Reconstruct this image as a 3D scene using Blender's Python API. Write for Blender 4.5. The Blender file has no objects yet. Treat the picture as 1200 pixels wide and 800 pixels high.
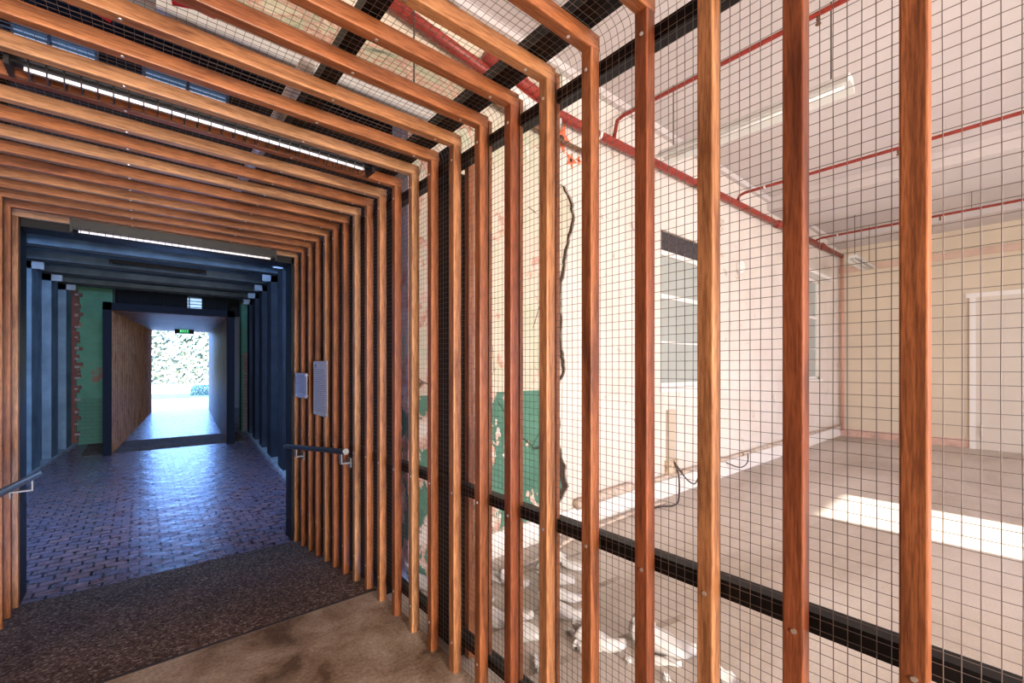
import bpy, math, random
from math import *
from mathutils import Vector, Matrix
R = random.Random(7)
S = bpy.context.scene
COL = S.collection
PI = pi
# ---------------------------------------------------------------- helpers
class MB:
    def __init__(s): s.v = []; s.f = []
    def quad(s, a, b, c, d):
        n = len(s.v); s.v += [a, b, c, d]; s.f.append((n, n+1, n+2, n+3)); return s
    def poly(s, pts):
        n = len(s.v); s.v += list(pts); s.f.append(tuple(range(n, n+len(pts)))); return s
    def box(s, x0, y0, z0, x1, y1, z1, b=0.0):
        n = len(s.v)
        if b <= 0:
            s.v += [(x0,y0,z0),(x1,y0,z0),(x1,y1,z0),(x0,y1,z0),(x0,y0,z1),(x1,y0,z1),(x1,y1,z1),(x0,y1,z1)]
            s.f += [(n,n+3,n+2,n+1),(n+4,n+5,n+6,n+7),(n,n+1,n+5,n+4),(n+1,n+2,n+6,n+5),(n+2,n+3,n+7,n+6),(n+3,n,n+4,n+7)]
            return s
        # rounded long edges: chamfered cross section in xy, extruded in z
        b = min(b, (x1-x0)/2.01, (y1-y0)/2.01)
        c = b*0.3
        ring = [(x0+b,y0),(x1-b,y0),(x1-c,y0+c),(x1,y0+b),(x1,y1-b),(x1-c,y1-c),(x1-b,y1),(x0+b,y1),(x0+c,y1-c),(x0,y1-b),(x0,y0+b),(x0+c,y0+c)]
        k = len(ring)
        s.v += [(x,y,z0) for x,y in ring]+[(x,y,z1) for x,y in ring]
        for i in range(k):
            j = (i+1)%k; s.f.append((n+i,n+j,n+k+j,n+k+i))
        s.f.append(tuple(n+k-1-i for i in range(k))); s.f.append(tuple(n+k+i for i in range(k)))
        return s
    def tube(s, pts, r, seg=8, cap=True, rad=None):
        pts = [Vector(p) for p in pts]; n0 = len(s.v); m = len(pts)
        up = Vector((0.13,0.31,0.94)).normalized()
        for i, p in enumerate(pts):
            t = (pts[min(i+1,m-1)]-pts[max(i-1,0)]).normalized()
            a = t.cross(up)
            if a.length < .1: a = t.cross(Vector((1,0,0)))
            a.normalize(); b = t.cross(a); b.normalize()
            rr = rad[i] if rad else r
            for k in range(seg):
                g = 2*PI*(k+.5)/seg
                q = p + a*(cos(g)*rr) + b*(sin(g)*rr); s.v.append(tuple(q))
        for i in range(m-1):
            for k in range(seg):
                l = (k+1)%seg
                s.f.append((n0+i*seg+k, n0+i*seg+l, n0+(i+1)*seg+l, n0+(i+1)*seg+k))
        if cap:
            s.f.append(tuple(n0+seg-1-k for k in range(seg))); s.f.append(tuple(n0+(m-1)*seg+k for k in range(seg)))
        return s
    def lathe(s, prof, c, axis='z', seg=16):
        n0 = len(s.v)
        for r, h in prof:
            for k in range(seg):
                g = 2*PI*k/seg; x, y, z = r*cos(g), r*sin(g), h
                if axis == 'x': x, y, z = z, x, y
                if axis == 'y': x, y, z = x, z, y
                s.v.append((c[0]+x, c[1]+y, c[2]+z))
        for i in range(len(prof)-1):
            for k in range(seg):
                l = (k+1)%seg; s.f.append((n0+i*seg+k, n0+i*seg+l, n0+(i+1)*seg+l, n0+(i+1)*seg+k))
        s.f.append(tuple(n0+seg-1-k for k in range(seg))); s.f.append(tuple(n0+(len(prof)-1)*seg+k for k in range(seg)))
        return s
    def build(s, name, mat, parent=None, smooth=False, loc=(0,0,0)):
        me = bpy.data.meshes.new(name)
        me.from_pydata([(a-loc[0],b-loc[1],c-loc[2]) for a,b,c in s.v], [], s.f); me.validate(); me.update()
        import bmesh as _b
        bm = _b.new(); bm.from_mesh(me); _b.ops.recalc_face_normals(bm, faces=bm.faces[:]) if len(bm.faces) < 60000 else None; bm.to_mesh(me); bm.free()
        me.materials.append(mat)
        if smooth:
            for p in me.polygons: p.use_smooth = True
        o = bpy.data.objects.new(name, me); COL.objects.link(o); o.location = loc
        if parent is not None: o.parent = parent
        return o
def tag(o, label=None, cat=None, group=None, kind=None):
    if label: o['label'] = label
    if cat: o['category'] = cat
    if group: o['group'] = group
    if kind: o['kind'] = kind
    return o
def struct(o, label=None): return tag(o, label, None, None, 'structure')
def empty(name, loc=(0,0,0), rz=0):
    o = bpy.data.objects.new(name, None); COL.objects.link(o); o.location = loc; o.rotation_euler = (0,0,rz); o.empty_display_size = .1
    return o
def copy_tree(o, parent=None):
    c = o.copy(); COL.objects.link(c); c.parent = parent
    for ch in list(o.children): copy_tree(ch, c)
    return c
# ---------------------------------------------------------------- materials
def new_mat(name):
    m = bpy.data.materials.new(name); m.use_nodes = True
    nt = m.node_tree; b = nt.nodes['Principled BSDF']; return m, nt, b
def N(nt, t, **k):
    n = nt.nodes.new(t)
    for a, v in k.items():
        if a in n.inputs: n.inputs[a].default_value = v
        else: setattr(n, a, v)
    return n
def L(nt, a, b): nt.links.new(a, b)
def ramp(nt, stops, interp='LINEAR'):
    r = nt.nodes.new('ShaderNodeValToRGB'); cr = r.color_ramp; cr.interpolation = interp
    while len(cr.elements) < len(stops): cr.elements.new(.5)
    for e, (p, c) in zip(cr.elements, stops): e.position = p; e.color = (*c, 1)
    return r
def coords(nt, scale=(1,1,1), rnd=False, kind='Object', rot=(0,0,0)):
    tc = N(nt, 'ShaderNodeTexCoord'); mp = N(nt, 'ShaderNodeMapping'); mp.inputs['Scale'].default_value = scale; mp.inputs['Rotation'].default_value = rot
    src = tc.outputs[kind]
    if rnd:
        oi = N(nt, 'ShaderNodeObjectInfo'); mu = N(nt, 'ShaderNodeVectorMath', operation='MULTIPLY'); mu.inputs[1].default_value = (37,53,91)
        cx = N(nt, 'ShaderNodeCombineXYZ')
        for i in range(3): L(nt, oi.outputs['Random'], cx.inputs[i])
        L(nt, cx.outputs[0], mu.inputs[0]); ad = N(nt, 'ShaderNodeVectorMath', operation='ADD'); L(nt, src, ad.inputs[0]); L(nt, mu.outputs[0], ad.inputs[1]); src = ad.outputs[0]
    L(nt, src, mp.inputs['Vector']); return mp.outputs[0]
def noise(nt, v, scale, detail=4, rough=.55, dist=0):
    n = N(nt, 'ShaderNodeTexNoise'); n.inputs['Scale'].default_value = scale; n.inputs['Detail'].default_value = detail
    n.inputs['Roughness'].default_value = rough; n.inputs['Distortion'].default_value = dist; L(nt, v, n.inputs['Vector']); return n.outputs['Fac']
def mix(nt, f, a, b, mode='MIX'):
    m = N(nt, 'ShaderNodeMix', data_type='RGBA', blend_type=mode)
    for s_, i in ((f, 0), (a, 6), (b, 7)):
        if isinstance(s_, (int, float)): m.inputs[i].default_value = s_
        elif isinstance(s_, tuple): m.inputs[i].default_value = (*s_, 1)
        else: L(nt, s_, m.inputs[i])
    return m.outputs[2]
def bump(nt, b, h, strength=.3, dist=.01):
    n = N(nt, 'ShaderNodeBump'); n.inputs['Strength'].default_value = strength; n.inputs['Distance'].default_value = dist
    L(nt, h, n.inputs['Height']); L(nt, n.outputs[0], b.inputs['Normal'])
def plain(name, c, rough=.6, metal=0, spec=.5, var=0.0, vs=6):
    m, nt, b = new_mat(name); b.inputs['Roughness'].default_value = rough; b.inputs['Metallic'].default_value = metal
    b.inputs['Specular IOR Level'].default_value = spec
    if var > 0:
        v = coords(nt); f = noise(nt, v, vs, 6)
        r = ramp(nt, [(.3, tuple(x*(1-var) for x in c)), (.7, tuple(min(1, x*(1+var)) for x in c))]); L(nt, f, r.inputs[0]); L(nt, r.outputs[0], b.inputs['Base Color'])
        bump(nt, b, f, .15, .005)
    else: b.inputs['Base Color'].default_value = (*c, 1)
    return m
def emis(name, c, st):
    m, nt, b = new_mat(name); b.inputs['Base Color'].default_value = (*c, 1); b.inputs['Emission Color'].default_value = (*c, 1); b.inputs['Emission Strength'].default_value = st; return m
def wood(name, c, spec=.4):
    m, nt, b = new_mat(name)
    v = coords(nt, (22, 22, 1.5), True)
    f = noise(nt, v, 1.6, 7, .62, .9)
    dark = tuple(x*.48*k for x, k in zip(c, (1.05,.9,.8))); light = tuple(min(1, x*1.42) for x in c)
    r = ramp(nt, [(.28, dark), (.48, c), (.72, light)]); L(nt, f, r.inputs[0])
    v2 = coords(nt, (190, 190, 14), True); f2 = noise(nt, v2, 1.2, 3, .6)
    r2 = ramp(nt, [(.40, (.62,.55,.50)), (.56, (1,1,1))]); L(nt, f2, r2.inputs[0])
    col = mix(nt, .9, r.outputs[0], r2.outputs[0], 'MULTIPLY')
    v3 = coords(nt, (8, 8, 2.2), True); f3 = noise(nt, v3, .9, 3, .5, .5)
    r3 = ramp(nt, [(.30, (.42,.30,.22)), (.44, (.92,.90,.88)), (.6, (1,1,1)), (.75, (1.0,.90,.80))]); L(nt, f3, r3.inputs[0])
    col = mix(nt, .8, col, r3.outputs[0], 'MULTIPLY')
    L(nt, col, b.inputs['Base Color']); b.inputs['Roughness'].default_value = .42; b.inputs['Specular IOR Level'].default_value = spec
    bump(nt, b, f2, .25, .002)
    return m
TONES = [(.35,.105,.040), (.46,.165,.062), (.52,.21,.082), (.60,.28,.122), (.64,.35,.18)]
WOOD = [wood('hardwood_%d' % i, tuple(c*k for c, k in zip(t, (.76,.73,.70)))) for i, t in enumerate(TONES)]
M_steel = plain('black_steel', (.006,.006,.008), .5, 0, .25)
M_brownsteel = M_steel
M_wire = plain('galvanised_wire', (.17,.145,.135), .5, .1)
M_screw = plain('screw_steel', (.75,.74,.72), .3, .9)
M_rail = plain('rail_steel', (.022,.022,.025), .5, 0, .4)
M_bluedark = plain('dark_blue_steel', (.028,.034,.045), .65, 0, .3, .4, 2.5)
M_railgrey = plain('rail_grey', (.24,.24,.26), .4, .5)
M_red = plain('red_pipe', (.26,.028,.018), .45, 0, .5, .25, 30)
M_brightred = plain('bright_red', (.8,.02,.03), .4)
M_white = plain('white_paint', (.80,.77,.74), .5)
M_fixt = plain('fixture_grey_white', (.62,.62,.60), .45)
M_rust = plain('rusty_steel', (.16,.085,.05), .6, .3, .5, .5, 40)
M_cream = plain('cream_wall', (.66,.57,.45), .8, 0, .3, .05, 1.2)
M_conduit = plain('old_pipe', (.55,.45,.38), .6, 0, .3, .3, 14)
M_cable = plain('dark_cable', (.05,.035,.03), .6)
def wallmat():
    m, nt, b = new_mat('white_plaster'); v = coords(nt)
    f = noise(nt, v, 1.3, 6, .6); r = ramp(nt, [(.3, (.62,.555,.50)), (.62, (.70,.645,.60))]); L(nt, f, r.inputs[0])
    f2 = noise(nt, v, 5.5, 8, .7, .6); r2 = ramp(nt, [(.35, (.40,.33,.25)), (.40, (1,1,1))]); L(nt, f2, r2.inputs[0])
    f3 = noise(nt, v, .9, 3); r3 = ramp(nt, [(.47, (0,0,0)), (.6, (1,1,1))]); L(nt, f3, r3.inputs[0])
    c = mix(nt, r3.outputs[0], r.outputs[0], mix(nt, .7, r.outputs[0], r2.outputs[0], 'MULTIPLY'))
    L(nt, c, b.inputs['Base Color']); b.inputs['Roughness'].default_value = .75; bump(nt, b, f2, .15, .01); return m
M_wall = wallmat()
def ceilmat():
    m, nt, b = new_mat('ceiling_plaster'); v = coords(nt)
    f = noise(nt, v, .8, 4); r = ramp(nt, [(.3, (.56,.51,.50)), (.7, (.61,.565,.555))]); L(nt, f, r.inputs[0]); L(nt, r.outputs[0], b.inputs['Base Color']); b.inputs['Roughness'].default_value = .85; return m
M_ceil = ceilmat()
def oldwall():   # cream above a green dado, peeling
    m, nt, b = new_mat('peeling_dado'); v = coords(nt)
    sep = N(nt, 'ShaderNodeSeparateXYZ'); L(nt, v, sep.inputs[0])
    st = N(nt, 'ShaderNodeMath', operation='GREATER_THAN'); st.inputs[1].default_value = 1.30; L(nt, sep.outputs[2], st.inputs[0])
    fA = noise(nt, v, 2.6, 6, .6); cream = ramp(nt, [(.3, (.40,.44,.31)), (.5, (.55,.50,.40)), (.7, (.58,.47,.39))]); L(nt, fA, cream.inputs[0])
    green = ramp(nt, [(.3, (.045,.145,.10)), (.7, (.08,.21,.15))]); L(nt, fA, green.inputs[0])
    base = mix(nt, st.outputs[0], green.outputs[0], cream.outputs[0])
    xs = N(nt, 'ShaderNodeMapRange'); xs.inputs[1].default_value = 1.4; xs.inputs[2].default_value = 2.55; xs.inputs[3].default_value = .085; xs.inputs[4].default_value = -.02; L(nt, sep.outputs[0], xs.inputs[0])
    fB = noise(nt, coords(nt, (1.4,1,.8)), 5, 9, .62, .4); ad = N(nt, 'ShaderNodeMath', operation='ADD'); L(nt, fB, ad.inputs[0]); L(nt, xs.outputs[0], ad.inputs[1])
    pk = ramp(nt, [(.575, (0,0,0)), (.59, (1,1,1))]); L(nt, ad.outputs[0], pk.inputs[0])
    fC = noise(nt, v, 9, 4); peel = ramp(nt, [(.35, (.42,.20,.14)), (.5, (.60,.42,.34)), (.65, (.70,.64,.59))]); L(nt, fC, peel.inputs[0])
    c = mix(nt, pk.outputs[0], base, peel.outputs[0])
    vo = N(nt, 'ShaderNodeTexVoronoi', feature='DISTANCE_TO_EDGE'); vo.inputs['Scale'].default_value = 3.2; L(nt, coords(nt, (1,1,.6)), vo.inputs['Vector'])
    ck = ramp(nt, [(.006, (.22,.16,.12)), (.014, (1,1,1))]); L(nt, vo.outputs['Distance'], ck.inputs[0])
    ms = ramp(nt, [(.5, (0,0,0)), (.55, (1,1,1))]); L(nt, noise(nt, v, 1.9, 2), ms.inputs[0])
    c = mix(nt, ms.outputs[0], c, mix(nt, 1.0, c, ck.outputs[0], 'MULTIPLY'))
    L(nt, c, b.inputs['Base Color']); b.inputs['Roughness'].default_value = .7; bump(nt, b, ad.outputs[0], .5, .02); return m
M_old = oldwall()
def rubble():
    m, nt, b = new_mat('peeled_rubble'); v = coords(nt, (1,1,2.2))
    f = noise(nt, v, 3.4, 9, .66, 1.1)
    r = ramp(nt, [(.30, (.05,.045,.04)), (.38, (.30,.31,.21)), (.46, (.48,.47,.33)), (.54, (.52,.27,.20)), (.60, (.62,.55,.40)), (.68, (.42,.45,.30))]); L(nt, f, r.inputs[0])
    L(nt, r.outputs[0], b.inputs['Base Color']); b.inputs['Roughness'].default_value = .9; bump(nt, b, f, 1.0, .05); return m
M_rub = rubble()
def concrete(name, stops, sc=2.0, grain=.25, rough=.8, stretch=(1,1,1)):
    m, nt, b = new_mat(name); v = coords(nt, stretch)
    f = noise(nt, v, sc, 9, .62, .5); r = ramp(nt, stops); L(nt, f, r.inputs[0])
    f2 = noise(nt, v, 60, 3, .6); r2 = ramp(nt, [(.3, (1-grain,)*3), (.7, (1,1,1))]); L(nt, f2, r2.inputs[0])
    c = mix(nt, 1.0, r.outputs[0], r2.outputs[0], 'MULTIPLY'); L(nt, c, b.inputs['Base Color']); b.inputs['Roughness'].default_value = rough; b.inputs['Specular IOR Level'].default_value = .3
    bump(nt, b, f2, .2, .004); return m
M_conc = concrete('stained_concrete', [(.34, (.15,.09,.055)), (.42, (.31,.205,.135)), (.49, (.40,.285,.20)), (.56, (.49,.37,.275)), (.66, (.60,.48,.385))], 2.7, .45, .7)
M_roomfloor = concrete('room_concrete', [(.36, (.42,.355,.305)), (.5, (.55,.485,.435)), (.64, (.62,.56,.515))], .7, .10, .55, (.5,1.4,1))
def gravel():
    m, nt, b = new_mat('exposed_aggregate'); v = coords(nt)
    vo = N(nt, 'ShaderNodeTexVoronoi'); vo.inputs['Scale'].default_value = 95; L(nt, v, vo.inputs['Vector'])
    hs = N(nt, 'ShaderNodeSeparateColor'); L(nt, vo.outputs['Color'], hs.inputs[0])
    r = ramp(nt, [(.0, (.07,.048,.036)), (.5, (.19,.135,.105)), (.85, (.31,.23,.175)), (1, (.65,.54,.44))]); L(nt, hs.outputs[0], r.inputs[0])
    f = noise(nt, v, 2, 4); r2 = ramp(nt, [(.3, (.7,.66,.66)), (.7, (1.1,1.0,.95))]); L(nt, f, r2.inputs[0])
    L(nt, mix(nt, 1, r.outputs[0], r2.outputs[0], 'MULTIPLY'), b.inputs['Base Color']); b.inputs['Roughness'].default_value = .85; b.inputs['Specular IOR Level'].default_value = .15; bump(nt, b, vo.outputs['Distance'], .5, .004); return m
M_grav = gravel()
def paving():
    m, nt, b = new_mat('brick_paving'); v = coords(nt)
    d = N(nt, 'ShaderNodeTexNoise'); d.inputs['Scale'].default_value = 3; L(nt, v, d.inputs['Vector'])
    vm = N(nt, 'ShaderNodeVectorMath', operation='SCALE'); vm.inputs['Scale'].default_value = .013; L(nt, d.outputs['Color'], vm.inputs[0])
    va = N(nt, 'ShaderNodeVectorMath', operation='ADD'); L(nt, v, va.inputs[0]); L(nt, vm.outputs[0], va.inputs[1])
    br = N(nt, 'ShaderNodeTexBrick'); br.offset = .5; br.inputs['Scale'].default_value = 1; br.inputs['Brick Width'].default_value = .155; br.inputs['Row Height'].default_value = .108
    br.inputs['Mortar Size'].default_value = .009; br.inputs['Mortar Smooth'].default_value = .4; br.inputs['Bias'].default_value = .0
    br.inputs['Color1'].default_value = (.37,.22,.25,1); br.inputs['Color2'].default_value = (.22,.19,.29,1); br.inputs['Mortar'].default_value = (.016,.014,.018,1)
    L(nt, va.outputs[0], br.inputs['Vector'])
    f = noise(nt, v, 9, 6, .7); r = ramp(nt, [(.3, (.55,.5,.5)), (.7, (1.15,1.1,1.1))]); L(nt, f, r.inputs[0])
    L(nt, mix(nt, 1, br.outputs['Color'], r.outputs[0], 'MULTIPLY'), b.inputs['Base Color'])
    rr = N(nt, 'ShaderNodeMapRange'); rr.inputs[3].default_value = .15; rr.inputs[4].default_value = .42; L(nt, f, rr.inputs[0]); L(nt, rr.outputs[0], b.inputs['Roughness'])
    b.inputs['Specular IOR Level'].default_value = 1.0
    iv = N(nt, 'ShaderNodeMath', operation='MULTIPLY_ADD'); iv.inputs[1].default_value = -1; iv.inputs[2].default_value = 1; L(nt, br.outputs['Fac'], iv.inputs[0])
    f5 = noise(nt, v, 5, 3); ad = N(nt, 'ShaderNodeMath', operation='MULTIPLY_ADD'); ad.inputs[1].default_value = .9; L(nt, f5, ad.inputs[0]); L(nt, iv.outputs[0], ad.inputs[2])
    bump(nt, b, ad.outputs[0], .8, .016); return m
M_pave = paving()
def bricks(name, c1, c2, mort, rot=(PI/2,0,0), paint=None):
    m, nt, b = new_mat(name); v = coords(nt, (1,1,1), rot=rot)
    br = N(nt, 'ShaderNodeTexBrick'); br.inputs['Scale'].default_value = 1; br.inputs['Brick Width'].default_value = .24; br.inputs['Row Height'].default_value = .086; br.inputs['Mortar Size'].default_value = .006
    br.inputs['Color1'].default_value = (*c1,1); br.inputs['Color2'].default_value = (*c2,1); br.inputs['Mortar'].default_value = (*mort,1); L(nt, v, br.inputs['Vector'])
    col = br.outputs['Color']
    if paint:
        v0 = coords(nt); sep = N(nt, 'ShaderNodeSeparateXYZ'); L(nt, v0, sep.inputs[0])
        fB = noise(nt, v0, 1.8, 6, .6, .3); hi = N(nt, 'ShaderNodeMapRange'); hi.inputs[1].default_value = paint[1]; hi.inputs[2].default_value = paint[1]+.08; hi.inputs[3].default_value = 0; hi.inputs[4].default_value = 1; L(nt, sep.outputs[2], hi.inputs[0])
        g = ramp(nt, [(.35, paint[0]), (.58, tuple(x*1.35 for x in paint[0])), (.63, (.30,.15,.10))]); L(nt, fB, g.inputs[0])
        col = mix(nt, hi.outputs[0], mix(nt, .6, col, tuple(paint[0])), g.outputs[0])
    L(nt, col, b.inputs['Base Color']); b.inputs['Roughness'].default_value = .75; bump(nt, b, br.outputs['Fac'], -.4, .006); return m
M_brick = bricks('red_brick', (.27,.075,.05), (.20,.06,.045), (.12,.08,.06))
M_green = bricks('green_painted_wall', (.10,.22,.15), (.08,.18,.12), (.03,.06,.045), paint=((.085,.24,.15), .75))
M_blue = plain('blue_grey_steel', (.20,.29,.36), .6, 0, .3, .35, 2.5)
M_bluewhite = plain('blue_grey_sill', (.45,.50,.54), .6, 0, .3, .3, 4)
M_darkvoid = plain('dark_lining', (.02,.02,.024), .8)
M_darkteal = plain('dark_corrugated', (.018,.022,.028), .5)
M_glass = plain('frosted_pane', (.36,.39,.37), .35, 0, .5, .06, 2)
M_header = plain('charcoal_blind', (.05,.045,.05), .7, 0, .3, .5, 25)
M_black = plain('black_housing', (.012,.011,.012), .4)
M_tube = emis('fluorescent_tube', (.95,.88,.93), .55)
M_tube2 = emis('fluorescent_tube_far', (1.0,.92,.93), .8)
M_sky = emis('daylight_louvre', (.45,.68,1.0), 1.1)
M_sign = plain('etched_panel', (.54,.45,.38), .8, 0, .1, .1, 30)
M_plaq = plain('acrylic_plaque', (.46,.40,.40), .6)
M_ink = plain('grey_print', (.17,.15,.15), .6)
M_exit = emis('exit_green', (.0,.30,.09), .9)
M_exitw = emis('exit_glyph', (.35,.9,.5), .9)
M_shard = plain('white_porcelain', (.60,.58,.565), .6, 0, .3, .10, 14)
M_grass = plain('mown_grass', (.26,.31,.18), .9, 0, .2, .3, 3)
M_path = plain('pale_path', (.42,.40,.37), .9, 0, .2, .08, 2)
M_leaf = plain('hedge_leaf', (.27,.30,.19), .7, 0, .3, .6, .9)
M_poppy = plain('orange_red_paint', (.80,.16,.07), .7)
M_dk = plain('soot', (.03,.02,.018), .8)
M_edge = plain('crack_shadow_rubble', (.035,.02,.012), .95)
# ---------------------------------------------------------------- camera and layout
F, HY, EYE = 515.0, 430.0, 1.5
PSI = atan(435/F)
def phi(x): return atan((x-600)/F)+PSI
def onX(x, X): return X/tan(phi(x))
def onY(x, Y): return Y*tan(phi(x))
def dep(X, Y): return Y*cos(PSI)+X*sin(PSI)
def zat(X, Y, y): return EYE+(HY-y)*dep(X, Y)/F
cam = bpy.data.cameras.new('camera'); cam.sensor_width = 36; cam.lens = 36*F/1200; cam.shift_y = 30/1200; cam.clip_start = .02
co = bpy.data.objects.new('camera', cam); COL.objects.link(co); co.location = (0,0,EYE); co.rotation_euler = (PI/2, 0, -PSI); S.camera = co
XR, XL = 1.167, -.675            # inner faces of the tunnel's posts
ZT = 2.59                        # beam soffit
YS = [.13,.341,.551,.751,.966,1.178,1.390,1.605,1.823,2.039,2.255,2.472,2.690,2.900,3.122,3.345,3.567,3.785,4.018,4.239,4.477,4.72]
RAMP0, RAMP1, ZB = 2.86, 4.78, -.24
def gz(y): return 0 if y < RAMP0 else ZB if y > RAMP1 else ZB*(y-RAMP0)/(RAMP1-RAMP0)
# ---------------------------------------------------------------- timber frames
T = .044
ORD = ['first','second','third','fourth','fifth','sixth','seventh','eighth','ninth','tenth','eleventh','twelfth','thirteenth','fourteenth','fifteenth','sixteenth','seventeenth','eighteenth','nineteenth','twentieth','twenty-first','last']
TONE = [1,0,3,0,1,3,0,1,3,1,4,1,3,2,4,1,1,3,1,2,1,3]
TW = ['red brown','deep red','pale worn','deep red','orange brown','pale honey','dark red','chestnut','bright orange','pinkish brown','pale yellow','red orange','pale honey','orange','pale yellow','reddish','reddish','pale honey','reddish','orange','reddish','honey coloured']
screw_me = None
def screw(parent, loc, rot):
    global screw_me
    if screw_me is None:
        o = MB().lathe([(.0012,.0016),(.0058,.0016),(.0062,0),(.0062,-.002)], (0,0,0), 'z', 10).build('screw', M_screw, parent); screw_me = o.data
    else:
        o = bpy.data.objects.new('screw', screw_me); COL.objects.link(o); o.parent = parent
    o.location = loc; o.rotation_euler = rot
    return o
def frame(i, y, tone, label, x0=XL, x1=XR, zt=ZT, zb=None, root_z=0, screws=True, sh=lambda y: 0):
    fr = empty('timber_portal', (0, y, 0)); tag(fr, label, 'timber frame', 'slatted portal frames of the tunnel')
    m = WOOD[tone]; zb = gz(y+T/2) if zb is None else zb; D = .046
    jit = R.uniform(-.004,.004)
    for nm, xa in (('post', x1), ('post', x0-D)):
        o = MB().box(0, 0, 0, D, T, zt-zb, .004).build(nm, m, fr); o.location = (xa, 0, zb)
    # beam modelled along z, laid over on the posts
    ln = (x1+D)-(x0-D)
    bm = MB().box(0, 0, 0, .056, T, ln, .004).build('beam', WOOD[min(4, max(0, tone+(1 if i % 3 == 0 else 0)))] , fr)
    bm.rotation_euler = (0, PI/2, 0); bm.location = (x0-D, 0, zt+.056)
    if screws:
        for z in (2.52, .885, .15):
            if z > zb+.05: screw(fr, (x1-.0005, T*.5+jit, z+jit), (0, -PI/2, 0))
        for x in (x1-.09, .60, -.05): screw(fr, (x, T*.5, zt-.0005), (PI, 0, 0))
    return fr
for i, y in enumerate(YS):
    extra = ''
    if i == 0: extra = 'nearest at the right of the picture'
    elif i == 21: extra = 'against the black portal'
    else: extra = '%s counted from the nearest post' % ORD[i]
    frame(i, y, TONE[i], '%s hardwood frame of slatted tunnel, %s' % (TW[i], extra))
# timber strips clamped behind the mesh
for k, (yi, w, txt) in enumerate(((5,.022,'behind the pale sixth frame post'), (6,.020,'behind the dark red seventh frame post'), (7,.020,'behind the chestnut eighth frame post'))):
    y = YS[yi]; o = MB().box(0,0,0, w, .04, 2.45, .002).build('timber_strip', WOOD[2], loc=(0,0,0)); o.location = (XR+.0515, y+.002, .18)
    tag(o, 'thin timber packing strip outside the mesh, '+txt, 'timber strip', 'timber strips outside the mesh')
o = MB().box(0,0,0,.035,.04,2.62,.002).build('timber_stud', WOOD[2]); o.location = (XR+.12, 1.867, 0)
tag(o, 'pale timber stud standing outside the mesh beside the second black column', 'timber stud')
# ---------------------------------------------------------------- wire mesh
XM, XML, ZM = XR+.049, XL-.049, ZT+.060
def mesh_profile(y, zf):
    r = .075; pts = []
    pts.append((XML, y, zf))
    pts.append((XML, y, ZM-r))
    for k in range(1,6): a = PI - k*PI/10; pts.append((XML+r+r*cos(a), y, ZM-r+r*sin(a)))
    pts.append((XM-r, y, ZM))
    for k in range(1,6): a = PI/2 - k*PI/10; pts.append((XM-r+r*cos(a), y, ZM-r+r*sin(a)))
    pts.append((XM, y, zf)); return pts
def mesh_screen(y0, y1, label):
    b = MB(); n = int(round((y1-y0)/.0257)); wr = .00082
    for k in range(n+1):
        y = y0+(y1-y0)*k/n; pr = mesh_profile(y, gz(y)+.004)
        q = []
        for p, p2 in zip(pr, pr[1:]):   # a little waviness along the long runs
            L_ = (Vector(p2)-Vector(p)).length; m = max(1, int(L_/.35))
            for t in range(m): q.append(tuple(Vector(p).lerp(Vector(p2), t/m)+Vector((0, R.uniform(-.0012,.0012), 0))))
        q.append(pr[-1]); b.tube(q, wr*1.15, 4, False)
    # long wires
    prof = mesh_profile(0, 0); seg = [(Vector(p), Vector(p2)) for p, p2 in zip(prof, prof[1:])]; tot = sum((q-p).length for p, q in seg)
    s = .012; pos = 0; idx = 0
    while s < tot:
        while idx < len(seg)-1 and pos+(seg[idx][1]-seg[idx][0]).length < s: pos += (seg[idx][1]-seg[idx][0]).length; idx += 1
        p, q = seg[idx]; c = p.lerp(q, (s-pos)/(q-p).length)
        yy1 = y1
        if c.z < .02 and abs(c.z) < .02: yy1 = min(y1, RAMP0)
        pts = []
        m = max(2, int((yy1-y0)/.25))
        for t in range(m+1):
            pts.append((c.x, y0+(yy1-y0)*t/m, c.z+R.uniform(-.001,.001)))
        b.tube(pts, wr, 4, False); s += .0265
    # wires below the slab level on the ramp
    if y1 > RAMP0+.3:
        z = -.015
        while z > ZB+.02:
            ys = RAMP0+(RAMP1-RAMP0)*z/ZB
            for X in (XM, XML): b.tube([(X, ys, z), (X, (ys+y1)/2, z), (X, y1, z)], wr, 4, False)
            z -= .0265
    return tag(b.build('wire_mesh', M_wire), label, 'wire mesh')
mesh_screen(-.35, 1.998, 'square welded wire mesh wrapping the near half of the timber tunnel')
mesh_screen(2.002, 4.76, 'square welded wire mesh wrapping the far half, up to the black portal')
# ---------------------------------------------------------------- steel subframe
def rail(name, b, label, g='black steel rails holding the mesh'): return tag(b.build(name, M_steel), label, 'steel rail', g)
X1 = XM+.006
rail('steel_rail', MB().box(X1, -.5, 2.515, X1+.05, 4.76, 2.565, 0), 'black steel rail along the top of the right mesh wall')
rail('steel_rail', MB().box(X1, -.5, .866, X1+.05, 4.76, .916, 0), 'black steel rail at waist height across the right mesh wall')
rail('steel_rail', MB().box(X1, -.5, .118, X1+.05, RAMP0+.05, .166, 0), 'black steel rail just above the floor, foot of right mesh wall')
rail('steel_rail', MB().box(1.076, -.5, ZM+.006, 1.176, 4.76, ZM+.056, 0), 'wide black steel rail over the roof mesh above the post tops')
rail('steel_rail', MB().box(.545, -.5, ZM+.006, .610, 4.76, ZM+.056, 0), 'narrow black steel rail over the roof mesh along its middle')
rail('steel_rail', MB().box(XML-.056, -.5, .866, XML-.006, 4.76, .916, 0), 'black steel rail behind the left post wall')
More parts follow.
